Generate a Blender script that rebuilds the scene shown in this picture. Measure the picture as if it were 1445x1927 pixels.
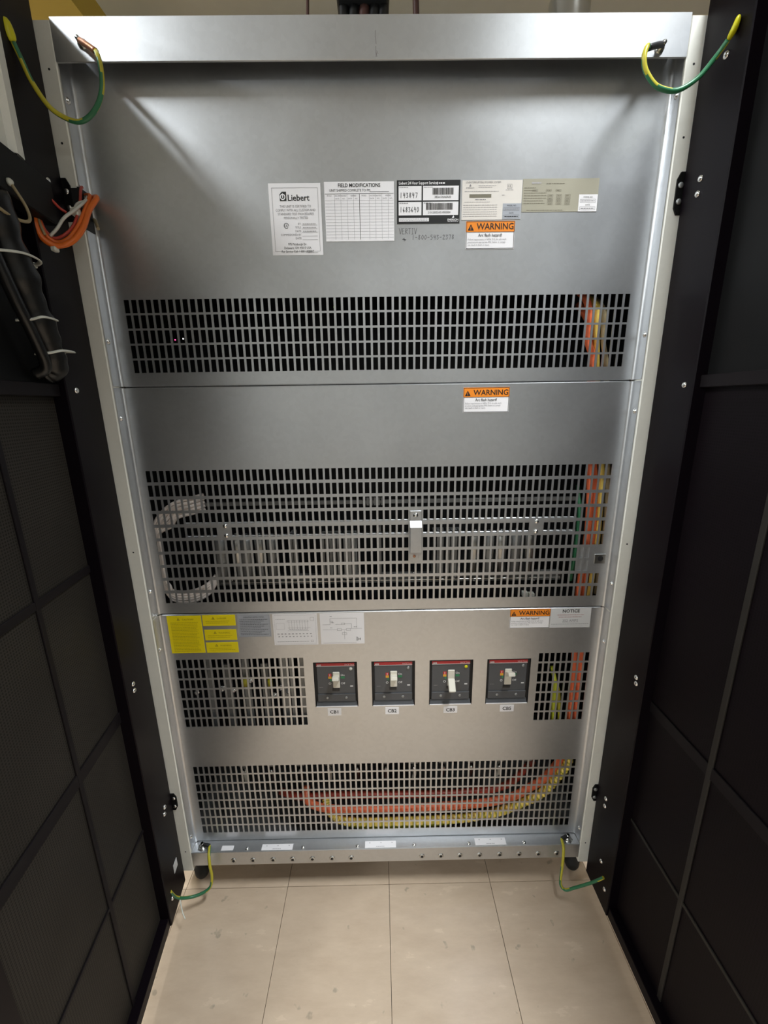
import bpy, bmesh, math, random
from mathutils import Vector, Matrix

random.seed(7)
for o in list(bpy.data.objects):
    bpy.data.objects.remove(o, do_unlink=True)
SC = bpy.context.scene
COL = SC.collection

# ------------------------------------------------------------------ camera
cam = bpy.data.cameras.new('camera')
camo = bpy.data.objects.new('camera', cam)
COL.objects.link(camo)
R = [[0.9998356737957191, -0.016360386141146377, 0.007807891570262834],
     [-0.011668270131473753, -0.25117486756698765, 0.9678713950597183],
     [-0.013873603627008858, -0.9678034530151352, -0.2513244903593397]]
camo.matrix_world = Matrix(((R[0][0], -R[0][1], -R[0][2], 0.0),
                            (R[1][0], -R[1][1], -R[1][2], -0.96),
                            (R[2][0], -R[2][1], -R[2][2], 1.44),
                            (0, 0, 0, 1)))
cam.sensor_fit = 'AUTO'
cam.sensor_width = 36.0
cam.lens = 788.0 * 36.0 / 1927.0
cam.clip_start = 0.01
SC.camera = camo

# ------------------------------------------------------------------ world + lights + exposure
w = bpy.data.worlds.new('world'); SC.world = w
w.use_nodes = True
w.node_tree.nodes['Background'].inputs[0].default_value = (0.9, 0.95, 1.0, 1)
w.node_tree.nodes['Background'].inputs[1].default_value = 0.05
SC.view_settings.view_transform = 'Standard'
SC.view_settings.look = 'None'
SC.view_settings.gamma = 1.0
SC.view_settings.use_curve_mapping = False
SC.view_settings.exposure = 0.10

# ceiling fixtures: (x, y, watts, beam spread in degrees); unseen rear pair added as fill
LAMPS = [(-1.40, -0.60, 46.0, 180), (0.75, -0.66, 20.0, 94), (-2.6, -3.4, 62.0, 180), (2.6, -3.4, 22.0, 180)]
LAMP_SX, LAMP_SY, CEIL = 0.30, 0.60, 3.0
for i, (lx, ly, wt, sp) in enumerate(LAMPS):
    ld = bpy.data.lights.new('ceiling_lamp', 'AREA')
    ld.shape = 'RECTANGLE'; ld.size = LAMP_SX - .02; ld.size_y = LAMP_SY - .02
    ld.energy = wt; ld.spread = math.radians(sp); ld.color = (0.95, 1.0, 1.03)  # right front lamp's beam is narrowed to favour floor over upper panel
    lo = bpy.data.objects.new('ceiling_lamp', ld); COL.objects.link(lo)
    lo.location = (lx, ly, CEIL - 0.062)

# ------------------------------------------------------------------ materials
def new_mat(name):
    m = bpy.data.materials.new(name); m.use_nodes = True
    return m, m.node_tree, m.node_tree.nodes['Principled BSDF']

def plain(name, col, rough=0.5, metal=0.0, emit=0.0, var=0.0, scale=40.0, spec=None):
    m, nt, b = new_mat(name)
    b.inputs['Base Color'].default_value = (*col, 1)
    b.inputs['Roughness'].default_value = rough
    b.inputs['Metallic'].default_value = metal
    if spec is not None: b.inputs['Specular IOR Level'].default_value = spec
    if emit:
        b.inputs['Emission Color'].default_value = (*col, 1)
        b.inputs['Emission Strength'].default_value = emit
    if var:
        g = nt.nodes.new('ShaderNodeNewGeometry')
        n = nt.nodes.new('ShaderNodeTexNoise'); n.inputs['Scale'].default_value = scale
        n.inputs['Detail'].default_value = 4
        mr = nt.nodes.new('ShaderNodeMapRange')
        mr.inputs[3].default_value = 1 - var; mr.inputs[4].default_value = 1 + var
        mx = nt.nodes.new('ShaderNodeMix'); mx.data_type = 'RGBA'; mx.blend_type = 'MULTIPLY'
        mx.inputs[0].default_value = 1
        mx.inputs[6].default_value = (*col, 1)
        nt.links.new(g.outputs['Position'], n.inputs['Vector'])
        nt.links.new(n.outputs['Fac'], mr.inputs[0])
        nt.links.new(mr.outputs[0], mx.inputs[7])
        nt.links.new(mx.outputs[2], b.inputs['Base Color'])
    return m

def galvanised(name, col, rough, metal=0.9, streak=0.06):
    m, nt, b = new_mat(name)
    b.inputs['Metallic'].default_value = metal
    g = nt.nodes.new('ShaderNodeNewGeometry')
    n1 = nt.nodes.new('ShaderNodeTexNoise'); n1.inputs['Scale'].default_value = 5; n1.inputs['Detail'].default_value = 6
    n2 = nt.nodes.new('ShaderNodeTexVoronoi'); n2.inputs['Scale'].default_value = 110
    mr = nt.nodes.new('ShaderNodeMapRange'); mr.inputs[1].default_value = .25; mr.inputs[2].default_value = .75
    mr.inputs[3].default_value = rough - .03; mr.inputs[4].default_value = rough + .03
    nt.links.new(g.outputs['Position'], n1.inputs['Vector']); nt.links.new(g.outputs['Position'], n2.inputs['Vector'])
    nt.links.new(n1.outputs['Fac'], mr.inputs[0]); nt.links.new(mr.outputs[0], b.inputs['Roughness'])
    m2 = nt.nodes.new('ShaderNodeMapRange'); m2.inputs[3].default_value = 1 - streak; m2.inputs[4].default_value = 1 + streak
    sx = nt.nodes.new('ShaderNodeSeparateColor'); nt.links.new(n2.outputs['Color'], sx.inputs[0])
    nt.links.new(sx.outputs[0], m2.inputs[0])
    m3 = nt.nodes.new('ShaderNodeMapRange'); m3.inputs[1].default_value = .3; m3.inputs[2].default_value = .7
    m3.inputs[3].default_value = .96; m3.inputs[4].default_value = 1.03
    nt.links.new(n1.outputs['Fac'], m3.inputs[0])
    mu = nt.nodes.new('ShaderNodeMath'); mu.operation = 'MULTIPLY'
    nt.links.new(m2.outputs[0], mu.inputs[0]); nt.links.new(m3.outputs[0], mu.inputs[1])
    mx = nt.nodes.new('ShaderNodeMix'); mx.data_type = 'RGBA'; mx.blend_type = 'MULTIPLY'
    mx.inputs[0].default_value = 1; mx.inputs[6].default_value = (*col, 1)
    nt.links.new(mu.outputs[0], mx.inputs[7]); nt.links.new(mx.outputs[2], b.inputs['Base Color'])
    return m

def perforated_mat(name, col, dark, pitch, rough=0.55, spec=.3):
    """fine perforation (holes a few millimetres apart) as a dot pattern"""
    m, nt, b = new_mat(name)
    b.inputs['Roughness'].default_value = rough
    b.inputs['Specular IOR Level'].default_value = spec
    g = nt.nodes.new('ShaderNodeNewGeometry')
    sp = nt.nodes.new('ShaderNodeSeparateXYZ'); nt.links.new(g.outputs['Position'], sp.inputs[0])
    def cell(sock, off):
        a = nt.nodes.new('ShaderNodeMath'); a.operation = 'MULTIPLY_ADD'
        a.inputs[1].default_value = 1 / pitch; a.inputs[2].default_value = off
        nt.links.new(sock, a.inputs[0])
        f = nt.nodes.new('ShaderNodeMath'); f.operation = 'FRACT'; nt.links.new(a.outputs[0], f.inputs[0])
        s = nt.nodes.new('ShaderNodeMath'); s.operation = 'SUBTRACT'; s.inputs[1].default_value = .5
        nt.links.new(f.outputs[0], s.inputs[0])
        p = nt.nodes.new('ShaderNodeMath'); p.operation = 'POWER'; p.inputs[1].default_value = 2
        nt.links.new(s.outputs[0], p.inputs[0]); return p.outputs[0]
    ad = nt.nodes.new('ShaderNodeMath'); ad.operation = 'ADD'
    nt.links.new(cell(sp.outputs[1], 50), ad.inputs[0]); nt.links.new(cell(sp.outputs[2], 50), ad.inputs[1])
    lt = nt.nodes.new('ShaderNodeMath'); lt.operation = 'LESS_THAN'; lt.inputs[1].default_value = .1
    nt.links.new(ad.outputs[0], lt.inputs[0])
    n = nt.nodes.new('ShaderNodeTexNoise'); n.inputs['Scale'].default_value = 5; n.inputs['Detail'].default_value = 5
    nt.links.new(g.outputs['Position'], n.inputs['Vector'])
    mr = nt.nodes.new('ShaderNodeMapRange'); mr.inputs[3].default_value = .6; mr.inputs[4].default_value = 1.4
    nt.links.new(n.outputs['Fac'], mr.inputs[0])
    mx0 = nt.nodes.new('ShaderNodeMix'); mx0.data_type = 'RGBA'; mx0.blend_type = 'MULTIPLY'; mx0.inputs[0].default_value = 1
    mx0.inputs[6].default_value = (*col, 1); nt.links.new(mr.outputs[0], mx0.inputs[7])
    mx = nt.nodes.new('ShaderNodeMix'); mx.data_type = 'RGBA'
    nt.links.new(lt.outputs[0], mx.inputs[0]); nt.links.new(mx0.outputs[2], mx.inputs[6]); mx.inputs[7].default_value = (*dark, 1)
    nt.links.new(mx.outputs[2], b.inputs['Base Color'])
    return m

def tile_mat(name):
    m, nt, b = new_mat(name)
    b.inputs['Roughness'].default_value = .33
    g = nt.nodes.new('ShaderNodeNewGeometry')
    mp = nt.nodes.new('ShaderNodeMapping'); mp.inputs['Scale'].default_value = (3, 9, 3)
    nt.links.new(g.outputs['Position'], mp.inputs[0])
    n = nt.nodes.new('ShaderNodeTexNoise'); n.inputs['Scale'].default_value = 2.5; n.inputs['Detail'].default_value = 8
    n.inputs['Roughness'].default_value = .65
    nt.links.new(mp.outputs[0], n.inputs['Vector'])
    cr = nt.nodes.new('ShaderNodeValToRGB')
    cr.color_ramp.elements[0].position = .3; cr.color_ramp.elements[0].color = (.58, .445, .325, 1)
    cr.color_ramp.elements[1].position = .7; cr.color_ramp.elements[1].color = (.69, .545, .405, 1)
    nt.links.new(n.outputs['Fac'], cr.inputs[0])
    # scuffs
    n2 = nt.nodes.new('ShaderNodeTexNoise'); n2.inputs['Scale'].default_value = 24; n2.inputs['Detail'].default_value = 3
    nt.links.new(g.outputs['Position'], n2.inputs['Vector'])
    mr = nt.nodes.new('ShaderNodeMapRange'); mr.inputs[1].default_value = .68; mr.inputs[2].default_value = .73
    mr.inputs[3].default_value = 0; mr.inputs[4].default_value = .45
    nt.links.new(n2.outputs['Fac'], mr.inputs[0])
    mx = nt.nodes.new('ShaderNodeMix'); mx.data_type = 'RGBA'
    nt.links.new(mr.outputs[0], mx.inputs[0]); nt.links.new(cr.outputs[0], mx.inputs[6]); mx.inputs[7].default_value = (.22, .2, .15, 1)
    nt.links.new(mx.outputs[2], b.inputs['Base Color'])
    mr2 = nt.nodes.new('ShaderNodeMapRange'); mr2.inputs[3].default_value = .16; mr2.inputs[4].default_value = .34
    nt.links.new(n.outputs['Fac'], mr2.inputs[0]); nt.links.new(mr2.outputs[0], b.inputs['Roughness'])
    return m

M = {}
M['galv'] = galvanised('galvanised_sheet', (.62, .635, .655), .39, .92, .02)
M['galv_frame'] = galvanised('galvanised_frame', (.88, .87, .80), .42, .10, .01)
M['zinc'] = plain('zinc_plate', (.62, .62, .60), .28, 1.0)
M['chrome'] = plain('bright_screw', (.85, .85, .84), .18, 1.0)
M['steel_dull'] = plain('dull_steel', (.36, .37, .37), .45, .7, var=.15)
M['black_gloss'] = plain('black_powder_coat', (.0040, .0022, .0040), .42, var=.2, scale=9, spec=.12)
M['black_plate'] = plain('black_satin_plate', (.0065, .0065, .0065), .5, var=.2, scale=9, spec=.15)
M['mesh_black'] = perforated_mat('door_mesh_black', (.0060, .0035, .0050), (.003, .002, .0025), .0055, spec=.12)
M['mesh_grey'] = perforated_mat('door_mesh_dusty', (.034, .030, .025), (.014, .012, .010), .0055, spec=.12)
M['bar_black'] = plain('door_bar', (.010, .008, .009), .5, spec=.12)
M['bar_grey'] = plain('door_bar_worn', (.026, .023, .020), .5, spec=.2)  # lighter grey than door_bar, for the right door's thin bars
M['int_black'] = plain('interior_black', (.012, .012, .013), .6)
M['int_grey'] = plain('interior_grey', (.25, .25, .245), .45, .4, var=.2)
M['rubber'] = plain('rubber', (.012, .012, .012), .6)
M['tile'] = tile_mat('vinyl_tile')
M['joint'] = plain('floor_joint', (.05, .045, .035), .8)
M['wall'] = plain('painted_wall', (.90, .74, .46), .7, var=.06, scale=3)
M['wall_room'] = plain('room_wall', (.62, .62, .60), .75, var=.05, scale=3)
M['ceiling'] = plain('ceiling_tile', (.62, .62, .59), .8, var=.04, scale=20)
M['lamp'] = plain('lamp_diffuser', (.93, 1.0, .95), .5, emit=1.0)
M['white_paint'] = plain('white_enamel', (.8, .8, .78), .4)
M['paper'] = plain('white_sticker', (.90, .88, .89), .45)
M['paper2'] = plain('dusty_white_sticker', (.66, .66, .66), .45)
M['cream'] = plain('cream_sticker', (.80, .75, .69), .45)
M['tan'] = plain('tan_sticker', (.40, .375, .29), .45)
M['greytag'] = plain('grey_sticker', (.42, .44, .48), .45)
M['yellow'] = plain('yellow_sticker', (.86, .70, .005), .45)
M['orange'] = plain('orange_print', (.90, .27, .02), .45)
M['ink'] = plain('black_ink', (.012, .012, .012), .5)
M['ink_grey'] = plain('grey_ink', (.26, .25, .26), .5)
M['ink_faint'] = plain('faint_ink', (.44, .42, .43), .5)
M['ink_brown'] = plain('brown_ink', (.20, .18, .13), .5)
M['ink_olive'] = plain('olive_ink', (.38, .30, .01), .5)
M['ink_red'] = plain('red_ink', (.42, .13, .13), .5)
M['redbar'] = plain('red_print', (.55, .03, .035), .4)
M['print_white'] = plain('white_print', (.75, .75, .75), .5)
M['print_green'] = plain('green_print', (.03, .22, .09), .5)
M['print_orange'] = plain('amber_print', (.75, .38, .03), .5)
M['cb_face'] = plain('breaker_grey', (.075, .078, .085), .4)
M['cb_dark'] = plain('breaker_dark', (.018, .018, .020), .45)
M['cb_toggle'] = plain('toggle_ivory', (.74, .70, .60), .4)
M['marker'] = plain('marker_ink', (.05, .05, .06), .6)
M['green'] = plain('wire_green', (.03, .17, .075), .35)
M['wyellow'] = plain('wire_yellow', (.52, .46, .035), .35)
M['wyellow2'] = plain('sleeve_yellow', (.66, .62, .01), .4)
M['wire_or'] = plain('wire_orange', (.80, .16, .015), .35)
M['wire_red'] = plain('wire_red', (.50, .05, .03), .35)
M['wire_white'] = plain('wire_white', (.62, .62, .56), .4)
M['wire_tan'] = plain('wire_tan', (.34, .27, .15), .4)
M['wire_brown'] = plain('wire_brown', (.06, .025, .02), .4)
M['cable_or'] = plain('cable_orange', (.95, .20, .08), .4)
M['cable_or2'] = plain('cable_dark_orange', (.42, .055, .03), .4)
M['wrap_y'] = plain('spiral_wrap_yellow', (.92, .70, .15), .45, var=.15)
M['cable_y'] = plain('cable_yellow', (.75, .48, .06), .4)
M['lime'] = plain('cable_lime', (.68, .72, .05), .4)
M['ribbon'] = plain('ribbon_cable', (.95, .86, .80), .5)
M['copper'] = plain('copper_lug', (.55, .26, .15), .35, .8)
M['nylon'] = plain('nylon_tie', (.70, .70, .62), .4)
M['duct_yellow'] = plain('duct_yellow', (.46, .32, .03), .5)
M['led_red'] = plain('led_red', (1, .05, .2), .4, emit=4)
M['led_green'] = plain('led_green', (.6, 1, .1), .4, emit=3)
M['led_white'] = plain('led_white', (1, 1, 1), .4, emit=3)
M['sleeve'] = plain('cable_sleeve', (.006, .006, .006), .36, var=.3, scale=60)

# ------------------------------------------------------------------ mesh helpers
class MB:
    def __init__(self):
        self.v = []; self.f = []; self.mi = []; self.sm = []
    def add(self, vs, fs, mi=0, smooth=False):
        b = len(self.v); self.v += [tuple(p) for p in vs]
        for f in fs:
            self.f.append([b + i for i in f]); self.mi.append(mi); self.sm.append(smooth)
        return self
    def box(self, x0, x1, y0, y1, z0, z1, mi=0):
        vs = [(x, y, z) for z in (z0, z1) for y in (y0, y1) for x in (x0, x1)]
        fs = [(0, 2, 3, 1), (4, 5, 7, 6), (0, 1, 5, 4), (2, 6, 7, 3), (0, 4, 6, 2), (1, 3, 7, 5)]
        return self.add(vs, fs, mi)
    def cbox(self, x0, x1, y0, y1, z0, z1, c=.001, mi=0):
        """box with all edges chamfered"""
        bm = bmesh.new()
        bmesh.ops.create_cube(bm, size=1)
        for v in bm.verts:
            v.co = ((x0 + x1) / 2 + v.co.x * (x1 - x0), (y0 + y1) / 2 + v.co.y * (y1 - y0), (z0 + z1) / 2 + v.co.z * (z1 - z0))
        bmesh.ops.bevel(bm, geom=bm.edges[:], offset=c, segments=1, affect='EDGES')
        bm.verts.index_update()
        self.add([v.co.copy() for v in bm.verts], [[v.index for v in f.verts] for f in bm.faces], mi)
        bm.free(); return self
    def cyl(self, p, q, r, n=12, r2=None, mi=0, smooth=True):
        p = Vector(p); q = Vector(q); r2 = r if r2 is None else r2
        d = (q - p).normalized(); a = d.orthogonal().normalized(); b = d.cross(a)
        vs = []
        for k in range(n):
            t = 2 * math.pi * k / n; u = a * math.cos(t) + b * math.sin(t)
            vs.append(p + u * r); vs.append(q + u * r2)
        self.add(vs, [(2 * k, 2 * ((k + 1) % n), 2 * ((k + 1) % n) + 1, 2 * k + 1) for k in range(n)], mi, smooth)
        self.add([vs[2 * k] for k in range(n)], [list(range(n))[::-1]], mi)
        self.add([vs[2 * k + 1] for k in range(n)], [list(range(n))], mi)
        return self
    def lathe(self, base, axis, prof, n=14, mi=0):
        """prof: list of (distance along axis, radius)"""
        base = Vector(base); d = Vector(axis).normalized(); a = d.orthogonal().normalized(); b = d.cross(a)
        vs = []
        for (h, r) in prof:
            for k in range(n):
                t = 2 * math.pi * k / n
                vs.append(base + d * h + (a * math.cos(t) + b * math.sin(t)) * r)
        fs = [(i * n + k, i * n + (k + 1) % n, (i + 1) * n + (k + 1) % n, (i + 1) * n + k) for i in range(len(prof) - 1) for k in range(n)]
        fs.append(list(range(n))[::-1]); fs.append([(len(prof) - 1) * n + k for k in range(n)])
        self.add(vs, fs, mi, True); return self
    def tube(self, pts, r, n=8, sub=6, mat=None, rfun=None, flat=1.0):
        """smooth tube along a Catmull-Rom path; mat(i, k) gives the slot; flat squashes the section"""
        P = [Vector(p) for p in pts]
        if len(P) > 2 and sub > 1:
            Q = [2 * P[0] - P[1]] + P + [2 * P[-1] - P[-2]]; S = []
            for i in range(1, len(Q) - 2):
                for j in range(sub):
                    t = j / sub; a, b, c, d = Q[i - 1], Q[i], Q[i + 1], Q[i + 2]
                    S.append(.5 * ((2 * b) + (c - a) * t + (2 * a - 5 * b + 4 * c - d) * t * t + (3 * b - a - 3 * c + d) * t ** 3))
            S.append(P[-1])
        else:
            S = P
        T = [(S[min(i + 1, len(S) - 1)] - S[max(i - 1, 0)]).normalized() for i in range(len(S))]
        u = T[0].orthogonal().normalized(); vs = []
        for i, s in enumerate(S):
            u = (u - T[i] * u.dot(T[i])).normalized(); v = T[i].cross(u)
            rr = r if rfun is None else r * rfun(i, len(S))
            for k in range(n):
                a = 2 * math.pi * k / n
                vs.append(s + u * rr * math.cos(a) + v * rr * flat * math.sin(a))
        base = len(self.v); self.v += [tuple(p) for p in vs]
        for i in range(len(S) - 1):
            for k in range(n):
                self.f.append([base + i * n + k, base + i * n + (k + 1) % n, base + (i + 1) * n + (k + 1) % n, base + (i + 1) * n + k])
                self.mi.append(mat(i, k) if mat else 0); self.sm.append(True)
        self.f.append([base + k for k in range(n)][::-1]); self.mi.append(0); self.sm.append(False)
        self.f.append([base + (len(S) - 1) * n + k for k in range(n)]); self.mi.append(0); self.sm.append(False)
        return self
    def stz(self, D, s0, s1, t0, t1, z0, z1, c=0.0):
        m = MB()
        if c: m.cbox(s0, s1, t0, t1, z0, z1, c)
        else: m.box(s0, s1, t0, t1, z0, z1)
        self.add([D(*p) for p in m.v], m.f); return self
    def build(self, name, mats, parent=None, loc=None):
        me = bpy.data.meshes.new(name)
        off = Vector((0, 0, 0))
        if parent is not None: off = PLOC.get(parent.name, Vector((0, 0, 0)))
        if loc is not None: off = Vector(loc)
        me.from_pydata([tuple(Vector(p) - off) for p in self.v], [], self.f)
        for mm in (mats if isinstance(mats, (list, tuple)) else [mats]): me.materials.append(M[mm])
        me.polygons.foreach_set('material_index', self.mi)
        me.polygons.foreach_set('use_smooth', self.sm)
        bm = bmesh.new(); bm.from_mesh(me); bmesh.ops.recalc_face_normals(bm, faces=bm.faces[:]); bm.to_mesh(me); bm.free()
        o = bpy.data.objects.new(name, me); COL.objects.link(o)
        if parent is not None:
            o.parent = parent; PLOC[o.name] = off
        else:
            o.location = off; PLOC[o.name] = off
        return o

PLOC = {}
def thing(name, label, cat, loc=(0, 0, 0), group=None):
    o = bpy.data.objects.new(name, None); COL.objects.link(o); o.location = loc
    o.empty_display_size = .05
    PLOC[o.name] = Vector(loc); tag(o, label, cat, group); return o
def tag(o, label, cat, group=None):
    o['label'] = label; o['category'] = cat
    if group: o['group'] = group
    return o
def struct(o):
    o['kind'] = 'structure'; return o
def lab(o, label):
    o['label'] = label; return o

_tc = {}
def text_geo(s, size, align='LEFT', shear=0.0, bold=0.0):
    key = (s, size, align, shear, bold)
    if key not in _tc:
        c = bpy.data.curves.new('tmp_text', 'FONT'); c.body = s; c.size = size; c.align_x = align; c.shear = shear
        c.resolution_u = 2; c.offset = bold; c.fill_mode = 'FRONT'
        o = bpy.data.objects.new('tmp_text', c); me = bpy.data.meshes.new_from_object(o)
        _tc[key] = ([v.co.copy() for v in me.vertices], [list(p.vertices) for p in me.polygons])
        bpy.data.objects.remove(o); bpy.data.meshes.remove(me); bpy.data.curves.remove(c)
    return _tc[key]

STROKES = {  # simple pen strokes in a 1 x 1.6 cell
 'V': [[(0, 1.6), (.45, 0), (1, 1.65)]], 'E': [[(.9, 1.55), (.1, 1.5), (.05, .05), (.9, .1)], [(.1, .8), (.7, .85)]],
 'R': [[(.1, 0), (.15, 1.5), (.8, 1.45), (.75, .95), (.15, .8), (.9, .05)]], 'T': [[(0, 1.5), (1, 1.6)], [(.5, 1.55), (.45, 0)]],
 'I': [[(.5, 1.5), (.45, 0)], [(.2, 1.5), (.8, 1.55)], [(.1, 0), (.8, .05)]],
 '*': [[(.5, 1.3), (.5, .2)], [(0, .8), (1, .75)], [(.15, 1.1), (.85, .35)]], '-': [[(.1, .75), (.85, .8)]], ' ': [],
 '0': [[(.5, 1.5), (.1, .8), (.4, .05), (.9, .6), (.8, 1.35), (.5, 1.5)]], '1': [[(.5, 1.6), (.4, 0)]],
 '2': [[(.1, 1.2), (.5, 1.55), (.85, 1.2), (.1, .1), (.95, .1)]], '3': [[(.1, 1.45), (.8, 1.4), (.35, .9), (.85, .5), (.5, .05), (.1, .2)]],
 '4': [[(.3, 1.6), (.15, .8), (.9, .85)], [(.75, 1.5), (.65, -.1)]], '5': [[(.9, 1.5), (.25, 1.5), (.2, .95), (.8, .8), (.6, .1), (.1, .1)]],
 '6': [[(.6, 1.55), (.15, .7), (.4, .05), (.8, .4), (.4, .75), (.15, .5)]], '7': [[(.1, 1.5), (.9, 1.5), (.45, 0)]],
 '8': [[(.8, 1.35), (.4, 1.55), (.25, 1.1), (.8, .5), (.45, .05), (.1, .45), (.8, 1.35)]]}

class Sticker:
    """a thin printed sheet stuck on a vertical face; print coordinates in millimetres from its top-left corner"""
    def __init__(self, name, x0, x1, z0, z1, mat, parent, y=.033, label=None, th=.0006, quad=None):
        self.x0, self.z1, self.w, self.h, self.y = x0, z1, (x1 - x0) * 1000, (z1 - z0) * 1000, y - th
        self.o = MB().box(x0, x1, y - th, y - .00005, z0, z1).build(name, mat, parent)
        if label: lab(self.o, label)
        self.p = {}
        self.lift = .0003
    def mb(self, mat): return self.p.setdefault(mat, MB())
    def P(self, x, y, d=0): return (self.x0 + x / 1000, self.y - self.lift - d, self.z1 - y / 1000)
    def rect(self, x, y, w, h, mat='ink', d=0):
        self.mb(mat).add([self.P(x, y, d), self.P(x + w, y, d), self.P(x + w, y + h, d), self.P(x, y + h, d)], [(0, 3, 2, 1)])
    def frame(self, x, y, w, h, t=.6, mat='ink', d=0):
        self.rect(x, y, w, t, mat, d); self.rect(x, y + h - t, w, t, mat, d)
        self.rect(x, y, t, h, mat, d); self.rect(x + w - t, y, t, h, mat, d)
    def text(self, s, x, y, size, mat='ink', align='LEFT', bold=0.0, d=0, shear=0.0, sx=1.0):
        vs, fs = text_geo(s, size, align, shear, bold)
        self.mb(mat).add([self.P(x + v.x * sx, y - v.y, d) for v in vs], fs)
    def tri(self, pts, mat='ink', d=0):
        self.mb(mat).add([self.P(a, b, d) for a, b in pts], [list(range(len(pts)))])
    def pen(self, s, x, y, cw, ch, t=.7, mat='ink', gap=1.25):
        for i, c in enumerate(s):
            for st in STROKES[c]:
                q = [(x + i * cw * gap + a * cw, y - b * ch / 1.6) for a, b in st]
                for (a, b), (c2, d2) in zip(q, q[1:]):
                    L = math.hypot(c2 - a, d2 - b) or 1; nx, ny = -(d2 - b) / L * t / 2, (c2 - a) / L * t / 2
                    ex, ey = (c2 - a) / L * t * .3, (d2 - b) / L * t * .3
                    self.mb(mat).add([self.P(a + nx - ex, b + ny - ey), self.P(c2 + nx + ex, d2 + ny + ey),
                                      self.P(c2 - nx + ex, d2 - ny + ey), self.P(a - nx - ex, b - ny - ey)], [(0, 1, 2, 3)])
    def fine(self, x, y, w, mat='ink_grey', h=.9):
        """a line of print too small to read: short dashes"""
        a = x
        while a < x + w:
            l = random.uniform(2, 6); self.rect(a, y, min(l, x + w - a), h, mat); a += l + .9
    def barcode(self, x, y, w, h, mat='ink'):
        a = x
        while a < x + w:
            l = random.choice([.5, .5, .9, 1.3]); self.rect(a, y, l, h, mat); a += l + random.choice([.5, .5, .9])
    def done(self):
        for k, m in self.p.items(): m.build('print', k, self.o)
        return self.o

# ------------------------------------------------------------------ the room
T = .3125
fl = MB().box(-3.0, 3.0, -4.2, 1.3, -.05, -.0035).build('floor', 'joint')
struct(fl)
tm = None
for i in range(-8, 8):
    for j in range(-10, 4):
        x0 = .007 + i * T; y0 = .004 + j * T
        if x0 < -2.4 or x0 > 2.2 or y0 < -2.6 or y0 > .95: continue
        if tm is None:
            o = MB().cbox(.0006, T - .0006, .0006, T - .0006, -.0035, 0, .0005).build('tile', 'tile'); tm = o.data
        else:
            o = bpy.data.objects.new('tile', tm); COL.objects.link(o)
        o.parent = fl; o.location = (x0, y0, 0)
struct(MB().box(-3.0, 3.0, 1.25, 1.3, 0, CEIL).build('wall_back', 'wall'))
struct(MB().box(-3.05, -3.0, -4.2, 1.3, 0, CEIL).build('wall_left', 'wall_room'))
struct(MB().box(3.0, 3.05, -4.2, 1.3, 0, CEIL).build('wall_right', 'wall_room'))
struct(MB().box(-3.0, 3.0, -4.25, -4.2, 0, CEIL).build('wall_front', 'wall_room'))
struct(MB().box(-3.0, 3.0, -4.2, 1.3, CEIL, CEIL + .05).build('ceiling', 'ceiling'))
for (lx, ly, wt, sp), nm in zip(LAMPS, ['above the left cabinet door', 'above the right cabinet door', 'at the far left rear of the room', 'at the far right rear of the room']):  # the two rear fixtures are added to lift the room light
    t = thing('ceiling_light', 'white recessed ceiling light ' + nm, 'light', (lx, ly, CEIL - .05), 'ceiling lights')
    f = MB(); a, b = LAMP_SX / 2, LAMP_SY / 2
    for s in (-1, 1):
        f.box(lx + s * a - .012, lx + s * a + .012, ly - b - .012, ly + b + .012, CEIL - .06, CEIL)
        f.box(lx - a, lx + a, ly + s * b - .012, ly + s * b + .012, CEIL - .06, CEIL)
    f.build('frame', 'white_paint', t)
    MB().box(lx - a, lx + a, ly - b, ly + b, CEIL - .055, CEIL - .045).build('diffuser', 'lamp', t)

# ------------------------------------------------------------------ the cabinet
W = .583       # half width of the front opening
PY = .033      # panel plane
DEP = .80
cab = thing('power_cabinet', 'tall galvanised electrical cabinet with perforated panels, black doors standing open', 'cabinet', (0, 0, 0))

def post(s):
    m = MB()
    xs = sorted((s * W, s * .636))
    m.cbox(xs[0], xs[1], 0, .05, .079, 2.118, .0016)
    o = m.build('post', 'galv_frame', cab)
    for z in (2.045, 1.93, 1.10, .155):
        MB().cyl((s * .598, -.0004, z), (s * .598, .001, z), .0020, 10).build('hole', 'int_black', o)
    return o
post(-1); post(1)

# header: folded sheet, front face then a return underneath
hd = MB()
hd.cbox(-W + .0005, W - .0005, -.0008, .0008, 2.055, 2.1215, .0005)
hd.box(-W + .0005, W - .0005, .0008, .003, 2.0552, 2.0568)
hd.box(-W + .0005, W - .0005, .0008, .30, 2.1199, 2.1215)
ho = hd.build('header', 'galv', cab)
sc = MB()
for q in [[(.0046, 2.098), (.0042, 2.088)], [(.0044, 2.089), (.0056, 2.078)], [(.0048, 2.075), (.0052, 2.0585)], [(.0066, 2.068), (.0088, 2.063)], [(.0055, 2.066), (.0068, 2.0590)]]:
    (a, b), (c, d) = q; wd = .0005
    sc.add([(a - wd, -.0011, b), (a + wd, -.0011, b), (c + wd, -.0011, d), (c - wd, -.0011, d)], [(0, 1, 2, 3)])
lab(sc.build('scratch', 'ink_grey', ho), 'dark vertical scratch in the middle of the top rail')

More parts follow.
